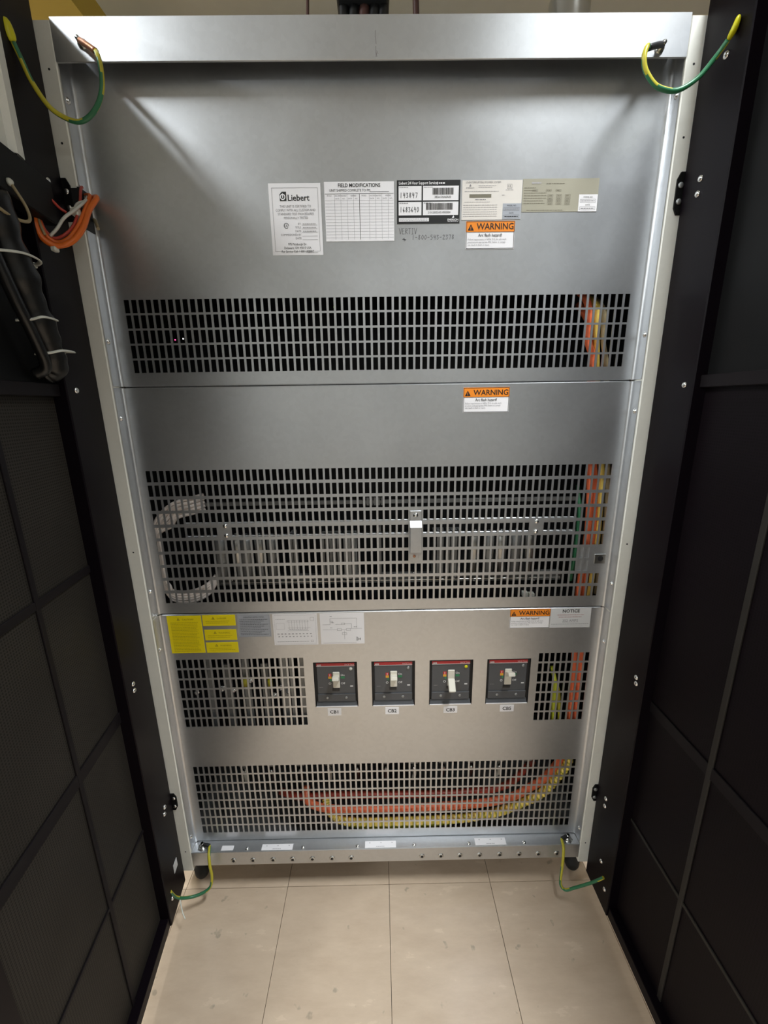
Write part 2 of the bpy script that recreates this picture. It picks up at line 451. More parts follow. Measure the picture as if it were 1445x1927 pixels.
def panel(name, z0, z1, grilles, cutouts):
    """sheet with real rectangular holes; side edges rolled forward into screw flanges"""
    holes = list(cutouts)
    for g in grilles:
        for r in range(g['rows']):
            for c in range(g['cols']):
                if (c, r) in g.get('skip', ()): continue
                x = g['x'] + c * g['px']; z = g['ztop'] - r * g['pz']
                holes.append((x, x + g['hw'], z - g['hh'], z))
    ch = .0022; x0, x1 = -W + .009, W - .009
    zb = sorted({z0 + ch, z1 - ch} | {round(h[2], 5) for h in holes} | {round(h[3], 5) for h in holes})
    m = MB(); th = .0015
    for a, b in zip(zb, zb[1:]):
        if b - a < 1e-5: continue
        mid = (a + b) / 2
        hs = sorted((h[0], h[1]) for h in holes if h[2] < mid < h[3])
        x = x0
        for p, q in hs + [(x1, x1)]:
            if p > x:
                m.add([(x, PY, a), (p, PY, a), (p, PY, b), (x, PY, b)], [(0, 1, 2, 3)])
                m.add([(x, PY + th, a), (p, PY + th, a), (p, PY + th, b), (x, PY + th, b)], [(3, 2, 1, 0)])
            x = max(x, q)
    for (p, q, a, b) in holes:
        v = [(p, PY, a), (q, PY, a), (q, PY, b), (p, PY, b), (p, PY + th, a), (q, PY + th, a), (q, PY + th, b), (p, PY + th, b)]
        m.add(v, [(0, 1, 5, 4), (1, 2, 6, 5), (2, 3, 7, 6), (3, 0, 4, 7)])
    # chamfered top and bottom edges
    for z, s in ((z0, 1), (z1, -1)):
        m.add([(x0, PY, z + s * ch), (x1, PY, z + s * ch), (x1, PY + .0025, z), (x0, PY + .0025, z), (x1, PY + .008, z), (x0, PY + .008, z)],
              [(0, 1, 2, 3), (3, 2, 4, 5)])
    # rolled sides
    for s in (-1, 1):
        prof = [(s * (W - .009), PY)]
        for k in range(1, 7):
            a = math.pi / 2 * k / 6
            prof.append((s * (W - .009 + .0075 * math.sin(a)), PY - .0075 + .0075 * math.cos(a)))
        prof.append((s * (W - .0015), .004))
        vs = [(x, y, z) for x, y in prof for z in (z0 + .001, z1 - .001)]
        m.add(vs, [(2 * i, 2 * i + 2, 2 * i + 3, 2 * i + 1) for i in range(len(prof) - 1)], 0, True)
    o = m.build(name, 'galv', cab)
    return o

PX = .01573; HW = .0108
up = panel('upper_panel', 1.4832, 2.110, [dict(x=-.546, ztop=1.663, px=PX, pz=.0308, cols=70, rows=5, hw=HW, hh=.0266)], [])
sk = set()
for r in (3, 4, 5, 6):
    for c in (40, 41): sk.add((c, r))
for r in (4,):
    for c in (10, 11, 59, 60): sk.add((c, r))
for r in (6, 7):
    for c in (69, 70): sk.add((c, r))
mid = panel('middle_panel', .9172, 1.4818, [dict(x=-.5575, ztop=1.292, px=.01576, pz=.03515, cols=71, rows=10, hw=HW, hh=.0275, skip=sk)], [])
CB = [('CB1', -.1896, -.0710), ('CB2', -.0320, .0862), ('CB3', .1256, .2443), ('CB5', .2822, .4012)]
CZ0, CZ1 = .6245, .766
low = panel('lower_panel', .152, .9158,
            [dict(x=-.556, ztop=.7815, px=PX, pz=.0314, cols=22, rows=7, hw=HW, hh=.0262),
             dict(x=.4213, ztop=.7815, px=PX, pz=.0314, cols=9, rows=7, hw=HW, hh=.0262),
             dict(x=-.555, ztop=.430, px=PX, pz=.0314, cols=71, rows=8, hw=HW, hh=.0262)],
            [(a, b, CZ0, CZ1) for _, a, b in CB])

def side_screw(s, z, parent):
    m = MB(); x = s * (W - .0016)
    m.lathe((x, .013, z), (-s, 0, 0), [(0, .0058), (.001, .0060), (.0012, .0042), (.003, .0038), (.0042, .0022)], 12)
    m.build('screw', 'chrome', parent)
for z in (2.004, 1.577): side_screw(-1, z, up); side_screw(1, z, up)
for z in (1.415, .991): side_screw(-1, z, mid); side_screw(1, z, mid)
for z in (.8262, .197): side_screw(-1, z, low); side_screw(1, z, low)

# slot for the wires in the left edge of the frame
slot = MB().box(-W - .0006, -W + .0030, -.0015, .032, 1.786, 1.858)
slot.box(-.602, -W, -.0012, .004, 1.806, 1.856)
lab(slot.build('wire_slot', 'int_black', cab), 'black wire pass-through slot at the left edge')

# rear lining, sides, top, shelves
MB().box(-.632, -.622, .05, DEP, .10, 2.12).build('side_wall', 'int_black', cab)
MB().box(.622, .632, .05, DEP, .10, 2.12).build('side_wall', 'int_black', cab)
MB().box(-.622, .622, DEP - .01, DEP, .10, 2.10).build('back_wall', 'int_black', cab)
MB().box(-.632, .632, .05, DEP, 2.118, 2.124).build('top_cover', 'galv', cab)
MB().box(-.622, .622, .045, DEP - .01, .10, .12).build('base_plate', 'int_grey', cab)
for z in (1.45, .90, .50):
    MB().box(-.612, .612, .13, DEP - .02, z, z + .004).build('shelf', 'int_black', cab)
MB().box(-.622, .622, .34, .345, .12, 2.10).build('equipment_bulkhead', 'int_black', cab)

# bottom rail with cage nuts, ledge screws, ledge labels
br = MB().cbox(-W + .001, W - .001, -.001, .045, .0995, .151, .0016).build('bottom_rail', 'galv', cab)
for x in (-.458, -.400, -.340, -.2812, -.2221, -.163, -.1055, .1074, .1640, .2213, .2807, .3410, .3998, .4579, .5141):
    m = MB()
    m.lathe((x, -.001, .1185), (0, -1, 0), [(0, .0088), (.0012, .0088), (.0016, .0066), (.0022, .0060)], 6)
    nt_ = m.build('nut', 'zinc', cab)
    MB().lathe((x, -.0032, .1185), (0, -1, 0), [(0, .0044), (.0006, .0042)], 10).build('bore', 'int_black', nt_)
for x in (-.4177, -.2502, -.0859, .084, .249, .4164):
    MB().lathe((x, .0085, .151), (0, 0, 1), [(0, .0058), (.001, .0058), (.0025, .0045), (.0038, .002)], 12).build('screw', 'chrome', br)
for x in (-.554, .552):
    MB().lathe((x, .016, .151), (0, 0, 1), [(0, .014), (.0015, .014), (.0016, .009), (.008, .009), (.0082, .005), (.016, .005)], 6).build('ground_bolt', 'zinc', br)
for (a, b, c, d) in [(-.495, -.459, .004, .018), (-.374, -.281, .0018, .0195), (-.0636, .0296, .002, .0215), (.2686, .3618, .003, .024)]:
    so = MB().box(a, b, c, d, .151, .1516).build('ledge_label', 'paper', cab)
    if b - a > .05:
        m = MB()
        for k in range(5):
            u = a + (b - a) * (.36 + .055 * k); m.box(u, u + .004, c + .003, c + .0042, .1516, .1518)
        for u in (.14, .5, .86):
            u = a + (b - a) * u; m.box(u, u + .0025, d - .006, d - .004, .1516, .1518)
        m.build('print', 'ink_grey', so)
for s, x in ((-1, -.583), (1, .59)):
    m = MB(); m.lathe((x, .045, 0), (0, 0, 1), [(0, .011), (.004, .017), (.014, .0215), (.034, .0225), (.040, .014), (.101, .010)], 20)
    lab(m.build('foot', 'rubber', cab), 'black round levelling foot')

# ------------------------------------------------------------------ handle strap, lock, rivets on the middle panel
hdl = MB()
hx0, hx1 = .0712, .1000
hdl.cbox(hx0, hx1, PY - .0025, PY, 1.158, 1.1845, .001)           # top tab
hdl.add([(hx0, PY - .0025, 1.159), (hx1, PY - .0025, 1.159), (hx1, PY - .016, 1.146), (hx0, PY - .016, 1.146),
         (hx0, PY, 1.1585), (hx1, PY, 1.1585), (hx1, PY - .0135, 1.145), (hx0, PY - .0135, 1.145)],
        [(0, 1, 2, 3), (4, 7, 6, 5), (0, 3, 7, 4), (1, 5, 6, 2)])
hdl.cbox(hx0, hx1, PY - .0165, PY - .0135, 1.080, 1.1465, .0008)
hdl.add([(hx0, PY - .016, 1.081), (hx1, PY - .016, 1.081), (hx1, PY - .004, 1.070), (hx0, PY - .004, 1.070),
         (hx0, PY - .013, 1.081), (hx1, PY - .013, 1.081), (hx1, PY - .001, 1.070), (hx0, PY - .001, 1.070)],
        [(0, 1, 2, 3), (4, 7, 6, 5), (0, 3, 7, 4), (1, 5, 6, 2)])
hdl.cbox(hx0, hx1 - .006, PY - .0025, PY, 1.0615, 1.0715, .0006)
hs = lab(hdl.build('pull_handle', 'galv', cab), 'bent metal strap handle on the middle panel')
MB().lathe(((hx0 + hx1) / 2, PY - .0024, 1.173), (0, -1, 0), [(0, .0066), (.001, .0064), (.0012, .0045), (.0032, .0036)], 12).build('rivet', 'chrome', hs)
MB().lathe(((hx0 + hx1) / 2 - .003, PY - .0024, 1.0665), (0, -1, 0), [(0, .004), (.002, .003)], 10).build('rivet', 'copper', hs)
lk = MB().cbox(.5397, .5685, PY - .0018, PY, 1.0375, 1.0635, .0008).build('lock_plate', 'zinc', cab)
MB().cyl((.5545, PY - .0021, 1.0515), (.5545, PY - .0016, 1.0515), .0072, 16).build('keyhole', 'int_black', lk)
for (x, z) in [(-.3835, 1.1532), (-.383, 1.1283), (.3858, 1.152), (.3857, 1.1258)]:
    MB().lathe((x, PY - .0002, z), (0, -1, 0), [(0, .006), (.001, .006), (.003, .0042), (.004, .002)], 12).build('rivet', 'chrome', mid)
MB().box(.4995, .537, PY + .003, PY + .005, 1.010, 1.083).build('lock_backing', 'galv', mid)

# ------------------------------------------------------------------ stickers
def triangle_sign(st, cx, y, sz, mat='ink', hole='orange'):
    st.tri([(cx - sz / 2, y), (cx + sz / 2, y), (cx, y - sz * .9)], mat)
    st.rect(cx - sz * .045, y - sz * .55, sz * .09, sz * .3, hole, .0002)
    st.rect(cx - sz * .045, y - sz * .2, sz * .09, sz * .09, hole, .0002)

# certificate
s = Sticker('certificate_sticker', -.2180, -.1120, 1.7447, 1.8750, 'paper', cab, label='white certificate sticker with a black logo at the top left')
s.frame(6, 8, s.w - 12, s.h - 15, .5, 'ink_grey')
# logo: black square with a ring and a flame
s.rect(22, 15, 13.5, 16.5, 'ink')
ring = [(28.2 + 5.6 * math.cos(a), 24.2 + 5.6 * math.sin(a)) for a in [2 * math.pi * k / 20 for k in range(20)]]
ring2 = [(28.2 + 3.6 * math.cos(a), 24.2 + 3.6 * math.sin(a)) for a in [2 * math.pi * k / 20 for k in range(20)]]
s.tri(ring, 'paper', .0001); s.tri(ring2, 'ink', .0002)
s.tri([(27.3, 26), (29.2, 26), (29.2, 19.5), (28.2, 17.2), (27.3, 19.5)], 'paper', .0003)
s.tri([(22, 15), (27, 15), (22, 20)], 'paper', .0003)
s.text('Liebert', 37.5, 31, 15.5, 'ink', bold=.25)
for k, l in enumerate(['THIS UNIT IS CERTIFIED TO', 'COMPLY WITH ALL CUSTOM AND', 'STANDARD TEST PROCEDURES', 'PERSONALLY TESTED']):
    s.text(l, s.w / 2, 43 + k * 6.9, 6.1, 'ink_grey', 'CENTER', sx=.86)
for k, (l, x) in enumerate([('BY', 62), ('TITLE', 62), ('DATE', 62), ('COMMISSIONED BY', 62), ('DATE', 62)]):
    y = 74.5 + k * 6.6
    s.text(l, x, y, 5.6, 'ink_grey', 'RIGHT', sx=.86); s.rect(64, y + .6, 32, .5, 'ink_grey')
    if k < 3: s.fine(66, y - 2.4, 27, 'ink_faint', 1.6)
for a in range(14):
    t0 = 2 * math.pi * a / 16 + .9; cx, cy, rr = 32, 76, 5.2
    s.tri([(cx + rr * math.cos(t0), cy + rr * math.sin(t0)), (cx + rr * math.cos(t0 + .4), cy + rr * math.sin(t0 + .4)),
           (cx + (rr - .9) * math.cos(t0 + .4), cy + (rr - .9) * math.sin(t0 + .4)), (cx + (rr - .9) * math.cos(t0), cy + (rr - .9) * math.sin(t0))], 'ink')
s.text('UL', 32, 78.4, 6.5, 'ink', 'CENTER')
for k, l in enumerate(['975 Pittsburgh Dr.', 'Delaware, OH 43015 USA', 'For Service Call: 1 800 LIEBERT']):
    s.text(l, s.w / 2, 112 + k * 6.8, 6.1, 'ink', 'CENTER', sx=.86)
s.fine(73, s.h - 5, 22, 'ink_faint', 1.2)
s.done()

# field modifications
s = Sticker('modification_record', -.1045, .0378, 1.7695, 1.8765, 'paper', cab, label='white sticker with a ruled table headed FIELD MODIFICATIONS')
s.text('FIELD MODIFICATIONS', s.w / 2, 9.5, 9.3, 'ink', 'CENTER', bold=.15, sx=.9)
s.text('UNIT SHIPPED COMPLETE TO FM', 10, 17.5, 6.6, 'ink', sx=.86); s.rect(92, 17.8, 40, .6, 'ink')
s.rect(1, 21, s.w - 2, .6, 'ink')
for k in range(13): s.rect(1, 33 + k * 5.6, s.w - 2, .35, 'ink_grey')
for x, t in ((20, .35), (33, .35), (46, .35), (59, .35), (71, .8), (91, .35), (104, .35), (117, .35), (130, .35)):
    s.rect(x, 21, t, s.h - 24, 'ink' if t > .5 else 'ink_grey')
for x, l in ((10, 'FM NO.'), (33, 'INCORPORATED'), (59, 'VERIFIED'), (81, 'FM NO.'), (104, 'INCORPORATED'), (130, 'VERIFIED')):
    s.text(l, x, 26, 3.6, 'ink_grey', 'CENTER', sx=.85)
for x in (26, 52, 97, 123): s.text('DATE', x, 31, 3.4, 'ink_grey', 'CENTER')
for x in (39, 65, 110, 136): s.text('NO.', x, 31, 3.4, 'ink_grey', 'CENTER')
s.done()

# black support sticker
s = Sticker('support_sticker', .0437, .1735, 1.8003, 1.8780, 'ink', cab, label='black service sticker with two barcodes and handwritten numbers')
s.text('Liebert 24 Hour Support Services', 4, 7.5, 7.0, 'paper', bold=.1, sx=.84); s.rect(82, 3, .6, 5.5, 'paper')
s.fine(86, 4.5, 12, 'paper', 2.5)
s.rect(3.5, 10.5, 47, 25.5, 'paper'); s.rect(53.5, 10.5, 73, 25.5, 'paper')
s.rect(3.5, 38.5, 47, 24, 'paper'); s.rect(53.5, 38.5, 73, 24, 'paper')
s.lift = .0006
for x, y in ((5, 13.2), (55, 13.2), (5, 41.2), (55, 41.2)): s.fine(x, y - 1, 18, 'ink_grey', 1)
s.pen('143847', 6, 31, 5, 9, .9); s.pen('1683640', 6, 57, 4.6, 9.5, .9)
s.barcode(73, 14, 43, 12); s.text('38SA100A0A00', 94, 32, 5.6, 'ink', 'CENTER', sx=.95)
s.barcode(60, 41, 55, 12); s.text('2101200324314900004', 87, 59.5, 5.6, 'ink', 'CENTER', sx=.88)
s.rect(4, 67.5, 62, 6.5, 'paper'); s.fine(5, 69, 58, 'ink_grey', .8); s.fine(5, 71.5, 58, 'ink_grey', .8)
s.text('EMERSON', 116, 73, 5.2, 'paper', 'CENTER', bold=.1); s.fine(105, 74.4, 22, 'paper', .7)
s.tri([(114, 68), (118, 68), (118.5, 66), (116, 62), (116.6, 65), (114.4, 66)], 'paper')
s.done()

# handwriting in black marker
nt2 = Sticker('handwritten_note', .0445, .0446, 1.79, 1.7901, 'marker', cab, y=PY + .0006, label='handwritten phone number in black marker below the black sticker')
nt2.x0, nt2.z1, nt2.y = .047, 1.7945, PY
nt2.pen('VERTIV', 1, 13, 5.2, 11, .65, 'marker', gap=1.22)
nt2.pen('*', 8, 27, 7.5, 9, .8, 'marker')
nt2.pen('1-800-543-2378', 28, 23.5, 5.0, 9, .65, 'marker', gap=1.28)
nt2.done()

# cream rating sticker with a small grey label on it
s = Sticker('rating_sticker', .1775, .3003, 1.8062, 1.8766, 'cream', cab, label='cream rating plate sticker with a small grey label at its lower right')
s.text('UNINTERRUPTIBLE POWER SYSTEM', 7, 5.2, 5.0, 'ink_grey', sx=.9)
s.text('EMERSON', 16, 14.5, 3.8, 'ink_grey', 'CENTER'); s.tri([(14, 10.5), (18, 10.5), (18, 8.5), (16, 6.5)], 'ink_grey')
s.fine(33, 9, 36, 'ink_faint', .9); s.fine(33, 12, 28, 'ink_faint', .9)
s.rect(15, 24.5, 45, 6, 'ink_brown')
for k, wdt in enumerate((70, 40, 52)): s.fine(5, 19 + k * 9.5, wdt if k != 1 else 0.1, 'ink_faint', .9)
s.fine(27, 33.5, 22, 'ink_grey', 1.2); s.fine(82, 26, 6, 'ink_faint', 1)
for k in range(6): s.fine(3, 43.5 + k * 4, 70, 'ink_faint', .8)
s.text('UL', 97, 13, 6.5, 'ink_grey', 'CENTER'); s.frame(92, 7, 10, 8, .5, 'ink_faint'); s.fine(89, 17, 16, 'ink_faint', .8)
s.rect(84.5, 41.5, 38, 28.5, 'greytag')
s.lift = .0006
s.text('MODEL NO.', 103, 46.5, 3.6, 'ink', 'CENTER'); s.frame(87, 48.5, 32, 6, .4, 'ink_grey'); s.fine(89, 51, 28, 'ink_grey', 1)
s.text('DATE', 103, 60, 3.6, 'ink', 'CENTER'); s.frame(87, 62, 32, 6, .4, 'ink_grey'); s.fine(89, 64.5, 28, 'ink', 1.2)
s.done()

# tan plate with a small white label
s = Sticker('nameplate_sticker', .3015, .4575, 1.8195, 1.8783, 'tan', cab, label='tan nameplate sticker with a small white label, rightmost in the row')
s.fine(18, 6, 20, 'ink_faint', 3); s.fine(48, 8, 38, 'ink_brown', 1.3)
for k in range(8): s.fine(3, 15.5 + k * 4.6, [24, 20, 46, 46, 46, 40, 44, 0.1][k], 'ink_brown', .9)
for k, z in enumerate((19, 28, 33.5, 38, 43)):
    for x in ((20, 48, 68) if k == 0 else (52, 70, 88)):
        s.frame(x, z, 11, 3.6, .35, 'ink_brown'); s.fine(x + 2, z + 1.4, 7, 'ink_brown', .8)
s.fine(10, s.h - 3.2, 75, 'ink_brown', .8)
s.rect(117, 28.5, 38.5, 30.5, 'paper')
s.lift = .0006
s.text('MODEL NO.', 136, 34.5, 3.6, 'ink', 'CENTER'); s.frame(120, 37, 32, 6, .4, 'ink_grey'); s.fine(122, 39.5, 28, 'ink_grey', 1)
s.text('DATE', 136, 48.5, 3.6, 'ink', 'CENTER'); s.frame(120, 50.5, 32, 6, .4, 'ink_grey'); s.fine(122, 53, 28, 'ink_grey', 1.2)
s.done()

def warning(x0, x1, z0, z1, label):
    s = Sticker('warning_sticker', x0, x1, z0, z1, 'paper', cab, label=label)
    hb = s.h * .38
    s.rect(0, 0, s.w, hb, 'orange'); s.frame(.8, .8, s.w - 1.6, s.h - 1.6, .8, 'ink', .0002); s.rect(.8, hb, s.w - 1.6, .8, 'ink', .0002)
    s.lift = .0006
    triangle_sign(s, 10, hb - 2.5, 13)
    s.text('WARNING', s.w * .6, hb - 4.2, 16.6, 'ink', 'CENTER', bold=.2, sx=.99 * s.w / 105)
    s.text('Arc flash hazard!', s.w / 2, hb + 9.0, 8.2, 'ink', 'CENTER', bold=.05, sx=.9)
    for k, l in enumerate(['Follow requirements in NFPA 70 E, for safe work', 'practices and appropriate PPE. Failure to comply', 'can result in death or injury.']):
        s.text(l, 4.5, hb + 15.5 + k * 5.1, 4.7, 'ink_grey', sx=.88 * s.w / 105)
    s.done()
warning(.1875, .2896, 1.7521, 1.8037, 'orange and white WARNING sticker on the upper panel under the cream sticker')
warning(.1934, .2988, 1.4166, 1.4720, 'orange and white WARNING sticker at the top of the middle panel')
warning(.3350, .4410, .8582, .9140, 'orange and white WARNING sticker on the lower panel beside the NOTICE sticker')

s = Sticker('notice_sticker', .4420, .5485, .8577, .9142, 'paper2', cab, label='white sticker headed NOTICE at the right of the lower panel')
s.text('NOTICE', s.w / 2, 12.5, 12.5, 'ink', 'CENTER', bold=.25)
s.fine(18, 19, 70, 'ink_red', 1.2); s.fine(22, 25, 60, 'ink_red', 1.2)
s.text('352 AMPS', s.w / 2, 39.5, 10, 'ink_grey', 'CENTER'); s.rect(33, 40.8, 42, .5, 'ink_grey'); s.fine(4, 45.5, s.w - 8, 'ink_grey', 1.3); s.rect(4, 51.5, s.w - 8, .5, 'ink_faint')
s.done()

def yellow(name, x0, x1, z0, z1, head, rows, label):
    s = Sticker(name, x0, x1, z0, z1, 'yellow', cab, label=label)
    triangle_sign(s, s.w * .33, 13 if rows > 6 else 12, 8.5, 'ink_olive', 'yellow')
    s.text(head, s.w * .44, 12.5 if rows > 6 else 11.5, 6.2, 'ink_olive')
    y = 19 if rows > 6 else 17
    for k in range(rows):
        s.fine(8, y + k * (4.4 if rows > 6 else 5), s.w - 16 - (random.random() * 12), 'ink_olive', .9)
    s.done()
yellow('caution_sticker', -.562, -.473, .8025, .9118, 'CAUTION!', 20, 'large yellow caution sticker at the left of the lower panel')
yellow('caution_sticker', -.470, -.3845, .8815, .9124, 'DANGER', 2, 'topmost of the three small yellow stickers')
yellow('caution_sticker', -.4688, -.3850, .8393, .8702, 'WARNING', 2, 'middle one of the three small yellow stickers')
yellow('caution_sticker', -.469, -.3846, .8020, .8328, 'WARNING', 2, 'lowest of the three small yellow stickers')

s = Sticker('instruction_sticker', -.379, -.294, .8470, .9121, 'greytag', cab, label='grey sticker printed with operating instructions')
s.frame(2, 2, s.w - 4, s.h - 4, .5, 'ink_grey'); s.text('OPERATING INSTRUCTIONS', s.w / 2, 9, 5, 'ink', 'CENTER', sx=.85)
for k in range(10): s.fine(5, 13.5 + k * 4.9, s.w - 12 - (k % 3) * 9, 'ink', 1.0); s.rect(3, 11 + k * 4.9, s.w - 6, .3, 'ink_grey')
s.done()

s = Sticker('wiring_diagram', -.2875, -.1715, .8210, .9116, 'paper', cab, label='white wiring diagram sticker, left one of the two')
s.frame(4, 3, s.w - 8, s.h - 6, .35, 'ink_faint')
s.fine(8, 14, 24, 'ink_faint', .8); s.frame(8, 26, 22, 18, .4, 'ink_faint')
s.frame(38, 18, 55, 5, .4, 'ink_grey')
for k in range(8): s.rect(42 + k * 7, 18, .4, 26, 'ink_grey')
s.rect(38, 40, 60, .5, 'ink_grey'); s.rect(38, 48, 55, .4, 'ink_grey'); s.fine(42, 44, 50, 'ink_grey', 1)
s.frame(98, 10, 10, 10, .4, 'ink_grey')
for k in range(10): s.fine(10 + k * 9.5, 56, 5, 'ink_faint', 3); s.fine(12 + k * 9.5, 64, 4, 'ink_faint', 2.5)
s.fine(8, 80, 85, 'ink_grey', .9); s.frame(97, 77, 7, 5, .4, 'ink_grey')
s.done()
s = Sticker('circuit_diagram', -.1640, -.0485, .8212, .9111, 'paper', cab, label='white one-line circuit diagram sticker, right one of the two')
for (x, y, l, v) in [(6, 32, 20, 0), (26, 14, 70, 0), (26, 14, 18, 1), (96, 14, 30, 1), (6, 47, 38, 0), (56, 47, 12, 0), (80, 44, 30, 0), (62, 30, 20, 0), (82, 30, 14, 1), (63, 50, 26, 1), (40, 32, 16, 0), (6, 86, 88, 0)]:
    s.rect(x, y, .5 if v else l, l if v else .5, 'ink_grey')
for (x, y, ww, hh) in [(44, 44, 12, 6), (68, 44, 12, 6), (56, 28, 9, 5), (57, 56, 12, 6), (26, 22, 7, 4)]: s.frame(x, y, ww, hh, .5, 'ink_grey')
s.fine(26, 8, 6, 'ink_grey', 1.2); s.fine(30, 26, 7, 'ink_grey', 1.2); s.fine(26, 41, 6, 'ink_grey', 1.2); s.fine(88, 39, 8, 'ink_grey', 1.2)
s.text('34', 101, 79, 10, 'ink', 'CENTER'); s.frame(94, 69, 3, 11, .6, 'ink')
s.done()

for (n, a, b), (tx0, tx1, tz0, tz1) in zip(CB, [(-.1567, -.1191, .5964, .6197), (.0039, .0417, .5973, .6194), (.1666, .2049, .5975, .6189), (.3246, .3632, .5987, .6199)]):
    s = Sticker('breaker_tag', tx0, tx1, tz0, tz1, 'paper', cab, label='small white tag reading ' + n)
    s.text(n, s.w / 2, 16, 14.5, 'ink', 'CENTER', bold=.25); s.done()

# ------------------------------------------------------------------ circuit breakers
def breaker(n, a, b, pose):
    fy = PY + .006
    word = {'up': 'lever switched up', 'upmid': 'lever switched up, second from the left', 'down': 'lever switched down', 'trip': 'tilted lever, rightmost of the four'}[pose]
    t = thing('circuit_breaker', 'grey circuit breaker above the %s tag, %s' % (n, word), 'circuit breaker', ((a + b) / 2, PY, CZ0), 'circuit breakers in the lower panel')
    fx0, fx1 = a + .007, b - .007; z0, z1 = CZ0 + .015, CZ1 - .0055
    MB().cbox(fx0, fx1, fy, fy + .05, z0, z1, .0015).build('body', 'cb_face', t)
    m = MB()
    for q in ((a - .006, fx0, CZ0 - .004, CZ1 + .006), (fx1, b + .006, CZ0 - .004, CZ1 + .006), (fx0, fx1, z1, CZ1 + .006), (fx0, fx1, CZ0 - .004, z0)):
        m.box(q[0], q[1], PY + .0085, PY + .06, q[2], q[3])
    m.build('surround', 'int_black', t)
    m = MB()   # sloped sill
    m.add([(a + .002, PY + .001, CZ0 + .001), (b - .002, PY + .001, CZ0 + .001), (b - .004, PY + .0075, CZ0 + .0135), (a + .004, PY + .0075, CZ0 + .0135),
           (a + .002, PY + .0075, CZ0 + .001), (b - .002, PY + .0075, CZ0 + .001)], [(0, 1, 2, 3), (0, 4, 5, 1), (4, 3, 2, 5), (0, 3, 4), (1, 5, 2)])
    m.build('sill', 'cb_face', t)
    MB().box(a + .002, b - .002, PY - .0008, PY + .001, CZ0 - .0004, CZ0 + .0018).build('sill_edge', 'paper', t)
    rs = MB().box(fx0 + .0005, fx1 - .0005, fy - .0014, fy, z1 - .0105, z1 - .001).build('red_strip', 'redbar', t)
    st = Sticker.__new__(Sticker); st.x0, st.z1, st.w, st.h, st.y, st.p, st.lift, st.o = fx0, z1, (fx1 - fx0) * 1000, (z1 - z0) * 1000, fy, {}, .0016, None
    st.rect(.5, 9.2, st.w - 1, 1.3, 'print_white')
    st.text('ABB', 2, 8.6, 6.5, 'print_white', bold=.2); st.text('SACE Tmax', st.w - 1, 7.6, 5.4, 'print_white', 'RIGHT')
    st.lift = .0005
    cx = st.w * .51
    st.rect(cx - 22, 34, 9, 9, 'redbar'); st.rect(cx - 22, 43, 9, 7, 'print_orange'); st.rect(cx - 17, 50, 4, 8, 'print_green'); st.rect(cx + 12, 43, 11, 7, 'print_green')
    st.lift = .0008
    st.text('I', cx - 17.5, 41.6, 9, 'print_white', 'CENTER', bold=.3); st.text('On', cx + 12, 41.5, 8.5, 'print_white', bold=.1)
    for k in range(12):
        A = 2 * math.pi * k / 12; B = 2 * math.pi * (k + 1) / 12; X, Y = cx - 18, 65
        st.tri([(X + 3.6 * math.cos(A), Y + 3.6 * math.sin(A)), (X + 3.6 * math.cos(B), Y + 3.6 * math.sin(B)), (X + 2.3 * math.cos(B), Y + 2.3 * math.sin(B)), (X + 2.3 * math.cos(A), Y + 2.3 * math.sin(A))], 'print_white')
    st.text('Off', cx + 12, 67.5, 8.5, 'print_white', bold=.1)
    st.fine(6, 76, 10, 'ink_faint', .8); st.rect(st.w - 14, 72, 8, 4, 'print_white')
    for k, mm in st.p.items():
        oo = mm.build('marking', k, t)
    MB().box(fx0 + .041, fx0 + .061, fy - .0012, fy, z1 - .0885, z1 - .0815).build('rating_plate', 'cb_dark', t)
    # lower cover with two screws
    lc = MB().cbox(fx0, fx1, fy - .0025, fy, z0, z0 + .023, .0008).build('terminal_cover', 'cb_face', t)
    for x in (fx0 + .026, fx1 - .026):
        MB().lathe((x, fy - .0024, z0 + .0115), (0, -1, 0), [(0, .0042), (.0006, .004), (.0012, .0022)], 12).build('screw', 'steel_dull', lc)
    bx = fx1 - .011
    MB().lathe((bx, fy, z1 - .0195), (0, -1, 0), [(0, .0048), (.0015, .0046), (.0028, .003)], 14).build('test_button', 'wyellow2' if pose == 'down' else 'wire_white' if pose == 'up' else 'steel_dull', t)
    # toggle
    tx = (fx0 + fx1) / 2 + .001; zc = .7075
    MB().cbox(tx - .0095, tx + .0095, fy - .0035, fy, zc - .025, zc + .025, .0015).build('toggle_slide', 'cb_toggle', t)
    ang = {'up': 28, 'upmid': 24, 'down': -42, 'trip': 30}[pose]; L = .024 if pose != 'down' else .034
    dz, dy = math.sin(math.radians(ang)), -math.cos(math.radians(ang))
    z0t = zc + {'up': .006, 'upmid': .006, 'down': -.004, 'trip': .009}[pose]
    m = MB(); d = Vector((.16 if pose == 'trip' else 0, dy, dz)).normalized(); up_ = Vector((0, dz, -dy)); hw2, th2 = .0090, .0062
    A = Vector((tx, fy - .002, z0t)); B = A + d * L
    vs = [A + Vector((sx * hw2, 0, 0)) + up_ * st_ * th2 * 1.25 for sx in (-1, 1) for st_ in (-1, 1)] + [B + Vector((sx * hw2, 0, 0)) + up_ * st_ * th2 * .8 for sx in (-1, 1) for st_ in (-1, 1)]
    bm = bmesh.new()
    bv = [bm.verts.new(v) for v in vs]
    for f in [(0, 1, 3, 2), (4, 6, 7, 5), (0, 4, 5, 1), (2, 3, 7, 6), (0, 2, 6, 4), (1, 5, 7, 3)]: bm.faces.new([bv[i] for i in f])
    bmesh.ops.bevel(bm, geom=bm.edges[:], offset=.0012, segments=2, affect='EDGES'); bm.verts.index_update()
    m.add([v.co.copy() for v in bm.verts], [[v.index for v in f.verts] for f in bm.faces]); bm.free()
    m.build('lever', 'cb_toggle', t)
